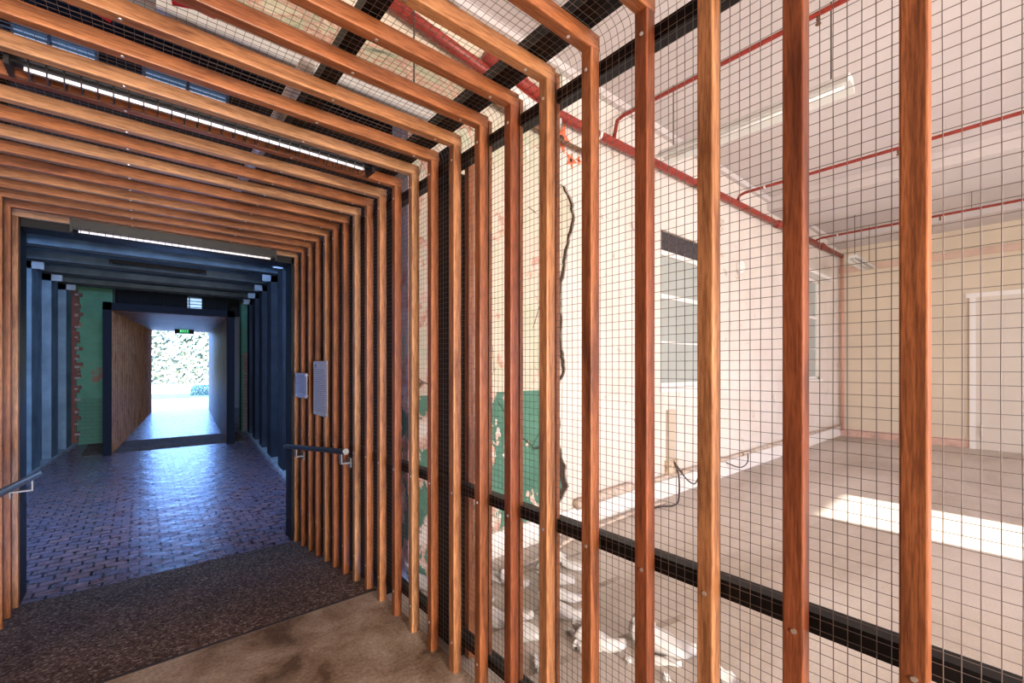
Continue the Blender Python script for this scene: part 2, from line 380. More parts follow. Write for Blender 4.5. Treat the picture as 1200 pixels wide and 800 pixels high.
def column(x0, y0, x1, y1, z1, label):
    c = empty('steel_column', (x0, y0, 0)); tag(c, label, 'steel column')
    MB().box(x0,y0,0,x1,y1,z1).build('shaft', M_steel, None, loc=(x0,y0,0)).parent = c
    c.children[0].location = (0,0,0)
    b = MB().box(-.003,-.01,0,(x1-x0)+.03,(y1-y0)+.01,.008).build('base_plate', M_steel, c)
    return c
column(X1+.051, 1.985, X1+.098, 2.145, ZM+.05, 'wide black steel column behind the mesh, floor to roof rail, nearer the dark room')
column(X1+.051, 1.925, X1+.091, 1.958, 2.51, 'slim black steel column behind the mesh beside the pale timber stud')
# white conduit over roof mesh
o = MB().tube([(.52,1.9,ZM+.09),(.52,2.6,ZM+.09),(.515,3.4,ZM+.09),(.51,4.6,ZM+.09)], .028, 12).build('conduit', M_white, smooth=True)
tag(o, 'white round conduit lying over the roof mesh beside black rail', 'conduit')
# ---------------------------------------------------------------- caged batten lights
def batten(x0, x1, y, z, label, tube, w=.085, h=.085):
    r = empty('batten_light', (x0, y, z)); tag(r, label, 'light', 'black caged batten lights')
    ln = x1-x0
    b = MB(); b.box(0,-w/2,.026,ln,w/2,h); b.box(0,-.014,.018,ln,.014,.03); b.build('housing', M_black, r)
    for xa in (-.014, ln): MB().box(xa,-w/2-.006,-.012,xa+.014,w/2+.006,h+.004).build('end_cap', M_black, r)
    MB().tube([(.03,0,.008),(ln*.5,0,.008),(ln-.03,0,.008)], .0085, 12).build('tube', tube, r, True)
    g = MB(); n = int(ln/.044)
    for k in range(1, n):
        x = ln*k/n; g.tube([(x,-w/2,.03),(x,-w/2+.008,-.012),(x,0,-.024),(x,w/2-.008,-.012),(x,w/2,.03)], .0024, 4, False)
    for yy, zz in ((-w/2+.010,-.014),(w/2-.010,-.014)): g.tube([(0,yy,zz),(ln,yy,zz)], .0015, 4, False)
    g.build('wire_guard', M_black, r); return r
batten(-.355, .965, 2.372, 2.578, 'black caged batten light between the ceiling slats, nearest and largest', M_tube)
batten(-.385, .955, 4.60, 2.505, 'black caged batten light at the far end, above the black portal', M_tube2)
batten(-.40, .93, 10.1, 3.26, 'small black batten light under the blue-grey ceiling beyond the portal', M_rail)
# ---------------------------------------------------------------- handrails
def handrail(p0, p1, xwall, label, s, mr=None):
    r = empty('handrail', p0); tag(r, label, 'handrail'); d = Vector(p1)-Vector(p0); ln = d.length; u = d/ln
    MB().tube([(0,0,0), tuple(d*.5), tuple(d)], .021, 16, False).build('rail', mr or M_rail, r, True)
    for t, nm in ((0,'end_cap'),(1,'end_cap')):
        c = d*t; MB().tube([tuple(c-u*.004), tuple(c+u*.004)], .0213, 16).build(nm, M_railgrey, r)
    for t in (.06, .78) if s > 0 else (.12, .8):
        c = d*t; b = MB(); w = .022
        b.box(c.x-.004, c.y-w, c.z-.085, c.x+.004, c.y+w, c.z-.019)
        xe = xwall-p0[0]; b.box(min(c.x-.004,xe), c.y-w, c.z-.093, max(c.x+.004,xe), c.y+w, c.z-.083)
        bo = b.build('bracket', M_railgrey, r)
        MB().box(min(xe, xe-s*.006), c.y-w*1.25, c.z-.125, max(xe, xe-s*.006), c.y+w*1.25, c.z-.055).build('mounting_plate', M_railgrey, bo)
    return r
handrail((1.10,3.115,.906), (1.10,4.78,.715), XR, 'dark round steel handrail on the right slats below the two signs', 1)
handrail((-.57,4.66,.722), (-.57,3.0,.884), XL, 'grey round steel handrail against the left wall, sloping down', -1, M_railgrey)
# ---------------------------------------------------------------- signs on the right slats
s1 = empty('plaque', (XR-.022, 4.22, 1.21)); tag(s1, 'small acrylic plaque on silver standoffs, right slats nearest the portal', 'sign')
MB().box(-.003,0,.005,.003,.38,.235).build('panel', M_plaq, s1)
for yy in (.035,.345):
    for zz in (.025,.215): MB().lathe([(.009,-.009),(.011,-.007),(.011,.018),(.006,.019),(.006,.022)], (0,yy,zz), 'x', 12).build('standoff', M_screw, s1)
t = MB()
for k in range(9): t.box(-.0036,.05+R.uniform(0,.02),.205-k*.0185,-.003,.33-R.uniform(0,.1),.210-k*.0185)
t.build('print', M_ink, s1)
s2 = empty('information_panel', (XR-.004, 3.70, 1.09)); tag(s2, 'tall narrow printed metal panel fixed on right slats above the handrail', 'sign')
b = MB(); 
for k in range(6):
    y0, y1 = .38*k/6, .38*(k+1)/6
    b.box(-.004-.002*(k%2),y0,0.0+.012*sin(k),.0-.001,y1,.462)
b = MB().box(-.005,0,0,-.001,.37,.462); b.build('panel', M_sign, s2)
t = MB().box(-.0058,.30,.405,-.005,.335,.44)
for k in range(22): t.box(-.0058,.035+R.uniform(0,.06),.385-k*.0165,-.005,.335,.3895-k*.0165)
t.build('print', M_ink, s2)
for yy in (.02,.35):
    for zz in (.02,.44): MB().lathe([(.006,0),(.006,-.003),(.003,-.004)], (-.005,yy,zz), 'x', 8).build('screw', M_screw, s2)
# ---------------------------------------------------------------- floors
struct(MB().box(XL-.35,-5,-.12,XM+.01,RAMP0,0).build('floor_tunnel', M_conc), 'mottled brown stained concrete floor inside the tunnel')
struct(MB().box(XM+.01,-5,-.12,12,2.75,-.001).build('floor', M_roomfloor), 'pale dusty concrete floor of the white room')
b = MB(); x0, x1 = XL-.35, XM+.02
b.v = [(x0,RAMP0,0),(x1,RAMP0,0),(x1,RAMP1,ZB),(x0,RAMP1,ZB),(x0,RAMP0,-.4),(x1,RAMP0,-.4),(x1,RAMP1,-.4),(x0,RAMP1,-.4)]
b.f = [(0,1,2,3),(7,6,5,4),(0,4,5,1),(1,5,6,2),(2,6,7,3),(3,7,4,0)]
struct(b.build('floor_ramp', M_grav), 'dark exposed-aggregate ramp between concrete and bricks')
struct(MB().box(XL-.3,RAMP0-.012,-.0,XM,RAMP0+.012,.0025).build('trim_1', plain('ramp_joint', (.05,.035,.03), .7)), 'thin joint strip at the top of the ramp')
pv = MB().box(-4,RAMP1,-.5,5,23.5,ZB).build('floor_brick', M_pave); struct(pv, 'glossy blue-red brick paving beyond the ramp')
for kx in (0,): pass
struct(MB().box(-.9,11.95,ZB-.01,1.95,13.75,ZB+.004).build('floor_threshold', M_grav), 'dark aggregate strip inside the far tunnel mouth')
# ---------------------------------------------------------------- white room
XF, YW, ZC = 11.75, 2.74, 4.2
def wall_holes(b, x0, x1, z0, z1, y0, y1, holes):
    xs = sorted({x0, x1, *[h[0] for h in holes], *[h[1] for h in holes]}); zs = sorted({z0, z1, *[h[2] for h in holes], *[h[3] for h in holes]})
    for xa, xb in zip(xs, xs[1:]):
        for za, zb in zip(zs, zs[1:]):
            cx, cz = (xa+xb)/2, (za+zb)/2
            if any(h[0] < cx < h[1] and h[2] < cz < h[3] for h in holes): continue
            b.box(xa, y0, za, xb, y1, zb)
WIN = [(4.55,5.85,1.26,3.08), (8.95,10.40,1.26,3.22)]
b = MB(); wall_holes(b, 1.40, XF+.2, -.4, ZC+.2, YW+.02, YW+.27, WIN)
wall_holes(b, -.95, 1.40, 3.34, ZC+.2, YW+.02, YW+.13, []); wall_holes(b, -4, -.95, -.4, ZC+.2, YW+.02, YW+.27, [])
struct(b.build('wall_north', M_old), 'old cream wall with peeling green dado and cracks')
# upper rubble band over the opening (the plaster has fallen)
b = MB(); xs = [-3.9+.1*k for k in range(60)]
for k in range(len(xs)-1):
    xa, xb = xs[k], xs[k+1]
    za, zb_ = 3.28+.03*sin(xa*7)+.02*sin(xa*31), 3.28+.03*sin(xb*7)+.02*sin(xb*31)
    n = len(b.v); ya, yb = YW+.005, YW+.13
    b.v += [(xa,ya,za),(xb,ya,zb_),(xb,ya,3.82),(xa,ya,3.82),(xa,yb,za),(xb,yb,zb_),(xb,yb,3.82),(xa,yb,3.82)]
    b.f += [(n,n+1,n+2,n+3),(n,n+4,n+5,n+1)]
struct(b.build('wall_north_rubble', M_rub), 'band of broken brick and green-grey plaster above the tunnel')
# plaster skins with torn edges
def jag(x, s): return .05*sin(x*9+s)+.03*sin(x*23+2*s)+.02*sin(x*57+s)
b = MB(); xs = [-3.9+.05*k for k in range(128)]
for xa, xb in zip(xs, xs[1:]):
    za, zb_ = 3.66+jag(xa,1), 3.66+jag(xb,1); n = len(b.v)
    b.v += [(xa,YW-.012,za),(xb,YW-.012,zb_),(xb,YW-.012,ZC),(xa,YW-.012,ZC),(xa,YW+.01,za),(xb,YW+.01,zb_)]
    b.f += [(n,n+1,n+2,n+3),(n+4,n+5,n+1,n)]
struct(b.build('wall_north_cornice', M_cream), 'cream plaster above the torn edge, under the ceiling')
# crack line measured on the wall plane
CR = [(658,150),(654,190),(652,213),(662,218),(672,240),(672,262),(666,288),(661,320),(658,330),(657,350),(658,400),(662,432),(655,452),(654,472),(656,500),(653,512),(658,536),(663,546),(662,558),(666,570),(659,584),(653,592),(653,612)]
crk = [(onY(x,YW), zat(onY(x,YW),YW,y)) for x, y in CR]
_q = random.Random(11); fine = []
for (xa, za), (xb, zb_) in zip(crk, crk[1:]):
    n = max(1, int((za-zb_)/.035))
    for k in range(n):
        t = k/n; fine.append((xa+(xb-xa)*t+(_q.uniform(-.012,.012) if k else 0), za+(zb_-za)*t))
crk = [(crk[0][0], ZC)]+fine+[crk[-1], (crk[-1][0], .0)]
b = MB()
def holecells(b, x0): wall_holes(b, x0, XF, 0, ZC, YW, YW+.02, WIN)
holecells(b, 4.0)
for (xa, za), (xb, zb_) in zip(crk, crk[1:]):
    if za-zb_ < 1e-4: continue
    n = len(b.v); xa += .012; xb += .012
    b.v += [(xa,YW,za),(4.0,YW,za),(4.0,YW,zb_),(xb,YW,zb_),(xa,YW+.02,za),(xb,YW+.02,zb_)]
    b.f += [(n,n+3,n+2,n+1),(n,n+4,n+5,n+3)]
struct(b.build('wall_north_plaster', M_wall), 'white plaster skin right of the long crack')
b = MB()
def wdt(z):
    base = .018 if z > 2.4 else .022 if z > 1.2 else .030 if z > .75 else .055 if z > .35 else .035
    return base
for k in range(1, len(crk)-1):
    (xa, za), (xb, zb_) = crk[k], crk[k+1]
    if za > 3.22: continue
    wa, wb_ = wdt(za)*(.65+.6*abs(sin(za*13))), wdt(zb_)*(.65+.6*abs(sin(zb_*13)))
    b.quad((xa+.014,YW+.0165,za),(xb+.014,YW+.0165,zb_),(xb-wb_,YW+.0165,zb_),(xa-wa,YW+.0165,za))
o = b.build('crack', M_edge); struct(o, 'dark open crack running down between green and white plaster')
o.name = 'trim_2'
# east wall with painted door surround
b = MB().box(XF,-5,-.4,XF+.2,YW+.3,ZC+.2); struct(b.build('wall_east', M_cream), 'plain cream far wall of the white room')
d1 = empty('door_1', (XF,0,0)); tag(d1, 'wide white painted door set in the cream far wall', None, None, 'structure')
MB().box(-.05,.67,0,0,.75,2.78).build('door_frame', M_white, d1)
MB().box(-.05,-.9,2.78,0,.80,2.86).build('door_frame', M_white, d1)
MB().box(-.037,-.9,.0,-.001,.67,2.78).build('door_leaf', plain('door_cream', (.66,.60,.53), .6, 0, .3, .03, 2), d1)
MB().tube([(-.09,.60,.25),(-.09,.60,.45)], .015, 8).build('door_handle', M_white, d1, True)
struct(MB().box(XF-.035,-5,3.55,XF,YW,3.68).build('trim_3', plain('pink_band', (.62,.45,.36), .8, 0, .3, .1, 3)), 'faint pink picture rail on the far wall')
struct(MB().box(XF-.02,-5,0,XF,YW,.16).build('baseboard_east', plain('pinkbase', (.62,.42,.35), .7, 0, .3, .2, 5)), 'pinkish skirting at the foot of the cream wall')
struct(MB().box(1.98,YW-.022,0,XF,YW+.02,.20).build('baseboard_north', M_white), 'white skirting board at the foot of the white wall')
# ceiling and its bands
struct(MB().box(-4,-5,ZC,XF+.2,YW+.3,ZC+.2).build('ceiling', M_ceil), 'pale lilac white plaster ceiling')
for k, (xa, xb, lb) in enumerate(((7.65,8.96,'flat boxed ceiling beam crossing the white room'), (10.9,11.75,'shallow cove along the far wall'))):
    struct(MB().box(xa,-5,ZC-.2 if k == 0 else ZC-.12,xb,YW,ZC).build('trim_%d' % (4+k), M_ceil), lb)
struct(MB().box(1.4,YW-.06,ZC-.07,XF,YW,ZC).build('trim_6', M_ceil), 'slim cornice over the white wall')
# unseen sides of the room, with a doorway that lets the daylight in
DOOR = (5.25,6.35,0,2.66)
b = MB(); WS = [(2.2,4.4,1.0,3.4),(7.4,9.6,1.0,3.4),(-.55,1.1,0,2.5)]
wall_holes(b, -4, XF+.2, -.4, ZC+.2, -5.2, -5, [DOOR]); struct(b.build('wall_south', M_cream), 'wall behind the viewer with windows and doorway')
struct(MB().box(-4.2,-5.2,-.4,-4,5,4.6).build('wall_west', plain('dim_plaster', (.22,.19,.17), .9)), 'side wall left of the tunnel')
struct(MB().box(-4.2,-5.2,-.12,XL-.35,2.75,-.001).build('floor_left', M_roomfloor), 'floor left of the tunnel')
# outdoor ground on the entrance side
struct(MB().box(-20,-30,-.5,30,-5.2,-.02).build('ground_entrance', plain('paved_yard', (.5,.48,.45), .9)), 'paved yard outside the doorway')
# ---------------------------------------------------------------- windows of the white wall
for k, (xa, xb, za, zb_) in enumerate(WIN):
    w = empty('window_%d' % (k+1), (xa, YW, za)); tag(w, ['tall white sash window with grey frosted panes and charcoal blind','second frosted sash window, mostly hidden behind a post'][k], None, None, 'structure')
    W, H = xb-xa, zb_-za; hb = .22 if k == 0 else 0
    b = MB(); b.box(0,.03,0,.05,.12,H-hb); b.box(W-.05,.03,0,W,.12,H-hb); b.box(0,.03,0,W,.12,.055); b.box(0,.03,H-hb-.055,W,.12,H-hb); b.build('window_frame', M_white, w)
    b = MB(); zz = (1.08 if k == 0 else 1.0)*(H-hb)/1.62
    b.box(.05,.045,zz-.02,W-.05,.10,zz+.03); b.box(.05,.06,zz*.5-.01,W-.05,.09,zz*.5+.012); b.build('glazing_bar', M_white, w)
    b = MB().box(.05,.07,.055,W-.05,.078,H-hb-.055); b.build('pane', M_glass, w)
    MB().box(-.04,-.03,-.045,W+.04,.12,0).build('sill', M_white, w)
    if k == 0: MB().box(0,.04,H-hb,W,.10,H).build('blind', M_header, w)
    else: MB().box(-.12,-.16,H+.0,W+.3,.0,H+.06).build('hood', M_white, w)
    MB().box(-.2,.20,-.2,W+.2,.26,H+.2).build('backing', M_darkvoid, w)
# ---------------------------------------------------------------- pipework
def pipe(name, pts, r, m, label, cat='pipe', group=None, seg=12, parts=None):
    root = empty(name, pts[0]); tag(root, label, cat, group); q = [tuple(Vector(p)-Vector(pts[0])) for p in pts]
    MB().tube(q, r, seg).build('tube', m, root, True)
    for p in (parts or []): 
        c = Vector(p[1])-Vector(pts[0])
        if p[0] == 'clamp': MB().lathe([(r*1.25,-.012),(r*1.35,0),(r*1.25,.012)], tuple(c), p[2], 12).build('clamp', p[3], root, True)
        if p[0] == 'hanger': MB().tube([tuple(c), (c.x, c.y, ZC-pts[0][2])], .004, 6).build('hanger', M_cable, root)
        if p[0] == 'head': MB().lathe([(.010,0),(.014,-.02),(.008,-.035),(.018,-.05),(.018,-.054)], tuple(c), 'z', 10).build('sprinkler_head', M_rust, root, True)
        if p[0] == 'coupling': MB().lathe([(r*1.1,-.04),(r*1.5,-.03),(r*1.5,.03),(r*1.1,.04)], tuple(c), p[2], 12).build('coupling', M_red, root, True)
    return root
ZP = 3.72
pipe('sprinkler_pipe', [(1.1,2.66,3.86),(2.2,2.66,3.70),(3.08,2.66,3.70),(7.0,2.66,3.80),(11.6,2.66,3.90)], .042, M_red, 'thick red sprinkler main running along the top of the white wall',
     parts=[('clamp',(3.32,2.66,3.707),'x',M_white),('clamp',(5.2,2.66,3.755),'x',M_rust),('coupling',(7.9,2.66,3.82),'x'),('coupling',(10.2,2.66,3.87),'x'),('hanger',(4.2,2.66,3.73))])
pipe('sprinkler_pipe', [(11.62,2.66,3.9),(11.64,2.66,2.0),(11.64,2.66,.12)], .03, plain('faded_red_pipe', (.62,.33,.26), .6), 'faded red vertical pipe down the far corner of the white room')
for (x, z, yend, lb) in ((3.56,3.93,2.60,'thin red branch pipe crossing near the ceiling, nearest and highest'), (6.35,3.90,2.60,'thin red branch pipe, middle one of three under the ceiling'), (9.75,3.92,2.60,'thin red branch pipe farthest away, near the cream wall')):
    pipe('branch_pipe', [(x,2.66,3.74 if x < 5 else 3.80 if x < 8 else 3.87),(x,2.62,z-.02),(x,2.55,z),(x,-1.5,z),(x,-4.9,z)], .019, M_red, lb, 'pipe', 'red branch pipes under the ceiling', 8,
         parts=[('head',(x,.95,z-.02)),('hanger',(x,.6,z)),('hanger',(x,-.6,z)),('clamp',(x,2.3,z),'y',M_fixt)])
pipe('copper_pipe', [(1.5,2.69,3.62),(2.4,2.69,3.52),(2.9,2.69,3.50),(3.25,2.69,3.50)], .02, M_rust, 'thin brown pipe just under the thick red main')
pipe('wall_pipe', [(3.3,2.70,.24),(3.9,2.70,.245),(5.5,2.695,.25),(8.5,2.695,.25),(11.7,2.695,.24)], .022, M_conduit, 'long brownish pipe above the white skirting of the white wall',
     parts=[('clamp',(4.9,2.697,.25),'x',M_rust),('clamp',(6.6,2.695,.25),'x',M_rust),('clamp',(8.2,2.695,.25),'x',M_rust)])
o = MB().tube([(3.05,2.69,.24),(3.4,2.69,.25),(3.80,2.69,.26),(3.90,2.69,.26)], .048, 14).build('pipe_sleeve', M_conduit, smooth=True); tag(o, 'fat buff pipe sleeve stub on the skirting near the crack', 'pipe')
# floor hose and cables
def curve_pts(P, n=8):
    out = []
    P = [Vector(p) for p in P]; P = [P[0]]+P+[P[-1]]
    for i in range(1, len(P)-2):
        for k in range(n):
            t = k/n; a, b_, c, d = P[i-1], P[i], P[i+1], P[i+2]
            out.append(tuple(.5*((2*b_)+(-a+c)*t+(2*a-5*b_+4*c-d)*t*t+(-a+3*b_-3*c+d)*t**3)))
    out.append(tuple(P[-2])); return out
o = MB().tube(curve_pts([(2.0,2.50,.018),(2.4,2.46,.018),(2.75,2.55,.018),(3.2,2.60,.018),(3.8,2.62,.018),(4.4,2.60,.018)]), .016, 8).build('hose', M_conduit, smooth=True)
tag(o, 'brownish hose curving over the floor along the white skirting', 'hose')
o = MB().tube(curve_pts([(4.74,2.70,.42),(4.72,2.62,.25),(4.5,2.5,.05),(4.35,2.48,.02),(4.2,2.55,.02),(3.9,2.60,.02)]), .009, 6).build('cable', M_cable, smooth=True)
tag(o, 'loose dark cable hanging from the small wall box to the floor', 'cable')
o = MB().tube(curve_pts([(4.76,2.70,.40),(4.85,2.62,.22),(5.0,2.58,.12),(5.15,2.6,.20),(5.25,2.66,.30)]), .008, 6).build('cable', M_cable, smooth=True)
tag(o, 'loose dark cable looping right from the small wall box', 'cable')
o = MB().tube(curve_pts([(6.1,2.69,.20),(6.3,2.6,.12),(6.6,2.62,.14),(6.8,2.69,.24)]), .008, 6).build('cable', M_cable, smooth=True)
tag(o, 'short drooping cable under the pipe, farther along the white wall', 'cable')
wb = empty('wall_box', (4.62,YW,.28)); tag(wb, 'beige channel with a rusty junction box below the frosted window', 'wall box')
MB().box(.03,-.03,.12,.19,0,.72).build('channel', plain('beige_channel', (.50,.42,.33), .7), wb); MB().box(0,-.05,-.02,.22,0,.14).build('box', plain('rusty_box', (.55,.42,.30), .7, 0, .3, .5, 20), wb)
pipe('drain_pipe', [(2.36,2.70,3.60),(2.365,2.70,3.2),(2.36,2.70,2.82)], .016, M_rust, 'short rusty vertical pipe on the peeling wall below the valves')
jb = empty('junction_box', (onY(868,2.72),YW,2.95)); tag(jb, 'round white junction box on the white wall under the thick red main', 'junction box')
MB().lathe([(.10,0),(.10,-.03),(.085,-.045),(.02,-.05)], (0,0,0), 'y', 20).build('cover', M_white, jb, True)
# valve cluster on the main
v = empty('valve_assembly', (2.30,2.62,3.76)); tag(v, 'cluster of red sprinkler valves with handwheels above the broken wall', 'valve')
MB().tube([(-.35,0,.05),(.35,0,-.05)], .05, 12).build('body', M_red, v, True)
for dx, dz, rr in ((-.22,.16,.07),(.05,.20,.09),(.28,.06,.06)):
    MB().lathe([(rr*.5,-.02),(rr,-.012),(rr,.012),(rr*.5,.02)], (dx,-.05,dz), 'y', 16).build('handwheel', M_red, v, True)
    MB().tube([(dx,-.03,dz),(dx,0,0)], .018, 8).build('stem', M_red, v, True)
MB().tube([(-.3,-.02,-.10),(.05,-.02,-.17),(.4,-.02,-.2)], .055, 12).build('elbow', M_fixt, v, True)
# painted red flowers on the wall
def splat(cx, cz, r, n, label, seed):
    q = random.Random(seed); root = empty('painted_flower', (cx, YW, cz)); tag(root, label, 'wall painting')
    b = MB(); pts = []
    for k in range(n*2):
        a = PI*k/n; rr = r*(1 if k % 2 == 0 else .42)*q.uniform(.8,1.15); pts.append((rr*cos(a)*.8, -.003, rr*sin(a)))
    b.poly(pts); b.build('petals', M_poppy, root)
    MB().poly([(r*.2*cos(a*PI/4),-.005,r*.2*sin(a*PI/4)) for a in range(8)]).build('centre', M_dk, root)
splat(2.90,3.56,.17,5,'larger orange-red flower painted on the wall below the pipes',1)
splat(3.02,3.40,.10,5,'small orange-red flower painted under the larger one',2)
splat(3.13,3.43,.06,4,'tiny orange-red flower at right of the painted group',3)
# ---------------------------------------------------------------- hanging fluorescent fittings
def fluoro(c, ln, axis, label):
    r = empty('fluorescent_fitting', c, 0 if axis == 'y' else -PI/2); tag(r, label, 'light')
    b = MB(); pr = [(-.05,.0),(.05,.0),(.11,-.09),(.10,-.095),(.04,-.05),(-.04,-.05),(-.10,-.095),(-.11,-.09)]; n = len(pr)
    b.v = [(x,0,z) for x, z in pr]+[(x,ln,z) for x, z in pr]
    b.f = [(i,(i+1)%n,n+(i+1)%n,n+i) for i in range(n)]+[tuple(range(n))[::-1], tuple(range(n,2*n))]; b.build('reflector', M_fixt, r)
    MB().tube([(0,.04,-.07),(0,ln-.04,-.07)], .013, 10).build('tube', M_white, r, True)
    for yy in (.12, ln-.12):
        MB().tube([(0,yy,0),(.0,yy,.25),(0,yy,ZC-c[2])], .005, 6).build('chain', M_cable, r)
    return r
fluoro((3.90,.84,3.60), 1.5, 'y', 'long grey-white fluorescent fitting hanging from the white ceiling, nearest')
fluoro((9.5,2.02,3.46), 1.3, 'x', 'far white fluorescent fitting hanging near the corner of the room')
fluoro((.05,2.58,3.17), 1.42, 'x', 'dusty grey-white fluorescent fitting seen through the roof mesh')
# grille and red scraps overhead
g = empty('vent_grille', (1.45,YW-.02,3.98)); tag(g, 'grey louvred vent grille on the wall above the thick red pipe', 'vent')
b = MB(); b.box(0,-.02,0,.34,.0,.02); b.box(0,-.02,.2,.34,0,.22); b.box(0,-.02,0,.02,0,.22); b.box(.32,-.02,0,.34,0,.22); b.build('frame', M_fixt, g)
b = MB()
for k in range(7): b.box(.02,-.018,.03+.024*k,.32,-.004,.04+.024*k)
b.build('slats', M_fixt, g)
for k, (p, q, lb) in enumerate((((-.19,2.10,2.735),(-.08,2.12,2.735),'bright red flex lying on the roof mesh at upper left'), ((.08,1.88,2.735),(.20,1.86,2.735),'bright red flex on the roof mesh above the slats, middle'))):
    o = MB().tube([p, tuple((Vector(p)+Vector(q))/2+Vector((0,0,.01))), q], .009, 8).build('red_flex', M_brightred, smooth=True); tag(o, lb, 'cable')
# ---------------------------------------------------------------- broken porcelain pieces on the floor
def shard(x, y, ln, w, h, ang, tilt, seed, label, torn=.25):
    q = random.Random(seed); NU, NV = 14, 10; b = MB(); th = .012
    def P(u, v, off):
        wid = w*.5*(sin(PI*min(1,(u*.80+.12)))**.6)*(1 if u < .85 else max(.25, 1-(u-.85)*3.2))
        a = (v-.5)*PI*1.05; zz = h*cos(a)*(1-.45*u)+torn*h*(1-u)**3*(1+.6*sin(v*14+seed))
        xx = (u-.5)*ln+ (torn*ln*.3*sin(v*9+seed*3) if u < .08 else 0)
        k = 1-off/max(w*.5, .01)
        n = .006*sin(u*11+seed)*cos(v*9+seed*2)
        return (xx, sin(a)*wid*k+n, max(.0, (zz+n))*k)
    for off in (0, th):
        for i in range(NU+1):
            for j in range(NV+1): b.v.append(P(i/NU, j/NV, off))
    st = (NU+1)*(NV+1)
    for i in range(NU):
        for j in range(NV):
            a = i*(NV+1)+j; b.f.append((a,a+1,a+NV+2,a+NV+1)); c = a+st; b.f.append((c,c+NV+1,c+NV+2,c+1))
    for j in range(NV):
        a = j; b.f.append((a,a+st,a+1+st,a+1)); a = NU*(NV+1)+j; b.f.append((a,a+1,a+1+st,a+st))
    for i in range(NU):
        a = i*(NV+1); b.f.append((a,a+NV+1,a+NV+1+st,a+st)); a += NV; b.f.append((a,a+st,a+st+NV+1,a+NV+1))
    o = b.build('porcelain_shard', M_shard, smooth=True); o.location = (x,y,0.001); o.rotation_euler = (0, tilt, ang)
    return tag(o, label, 'shard', 'white broken porcelain pieces on the floor')
SH = [(1.975,2.28,.17,.10,.085,-.7,-.0,'upright pointed white shard between the seventh and sixth posts'),
 (1.75,1.97,.13,.10,.06,-.4,0,'rounded creamy shard below the upright pointed one'),
 (1.66,1.81,.19,.13,.085,-.6,0,'broad white shard with dark edge, lower down by the sixth post'),
 (1.52,1.62,.12,.05,.05,.9,0,'thin white sliver near the bottom edge by the sixth post'),
 (2.46,2.22,.22,.10,.07,-.95,0,'white pointed shard farthest back in the pile'),
 (2.23,2.14,.23,.12,.10,-.9,0,'sharp peaked white shard right behind the sixth post'),
 (2.10,1.95,.21,.11,.075,-.85,0,'grooved white shard in the middle of the pile'),
 (1.96,1.81,.25,.12,.09,-.85,0,'long smooth white shard nearest in the pile, dark crack beneath'),
 (1.87,1.66,.10,.06,.04,-.5,0,'small yellowish shard peeking from behind the fifth post'),
 (1.60,2.03,.19,.14,.09,-.9,0,'hollow open white shard beside the eighth post'),
 (1.90,2.47,.22,.10,.08,-1.2,0,'tilted white shard above the hollow one, eighth post'),
 (1.70,2.25,.10,.07,.04,-.5,0,'little white chip left of the hollow shard'),
 (1.47,2.67,.18,.12,.12,-.7,0,'bright white shard seen in the narrow gap by the black column'),
 (1.90,1.49,.24,.13,.09,-.85,0,'large boot-shaped white shard between the fifth and fourth posts'),
 (1.82,1.52,.16,.08,.05,-.6,0,'curled buff shard half hidden by the fifth post'),
 (2.14,1.25,.28,.17,.11,-.95,0,'largest white slab-like shard between the fourth and third posts'),
 (2.02,1.22,.20,.07,.04,-.95,0,'narrow cream strip shard in front of the largest one'),
 (1.93,1.135,.04,.04,.04,0,0,'tiny white chip below the largest shard'),
 (2.13,.955,.11,.06,.09,-1.1,0,'upright white shard just right of the pale third post'),
 (2.15,.82,.09,.08,.05,-.6,0,'rounded white shard at the bottom edge, farthest right'),
 (1.90,1.33,.05,.05,.03,.3,0,'small white crumb left of the fourth post foot')]
for k, s in enumerate(SH): shard(s[0],s[1],s[2],s[3]*.88,s[4]*.78,s[5],s[6],k+3,s[7], .75 if s[4] > .06 else .3)
o = MB().tube(curve_pts([(1.80,1.54,.012),(1.86,1.50,.014),(1.93,1.46,.01)]), .012, 6).build('dead_leaf', M_rust, smooth=True); o.location = (-.03,0,0); tag(o, 'small brown curled leaf on the floor among the shards', 'leaf')
# thin brown strips lying flat on the floor
M_strip = plain('floor_strip', (.36,.30,.25), .7, 0, .3, .3, 8)
for k, (xa, ya, xb, yb, w) in enumerate(((1.35,2.0,2.6,1.9,.05),(1.35,1.62,2.5,1.35,.05),(1.35,1.25,2.2,.95,.035),(1.5,2.45,2.7,2.35,.035))):
    d = Vector((xb-xa, yb-ya, 0)).normalized(); n = Vector((-d.y, d.x, 0))*w/2
    p, q = Vector((xa,ya,0)), Vector((xb,yb,0)); b = MB(); z = .002
    b.quad(*[tuple(t_+Vector((0,0,z))) for t_ in (p-n, q-n, q+n, p+n)]); o = b.build('trim_%d' % (10+k), M_strip); struct(o, 'dark timber strip set in the floor beside the mesh wall')
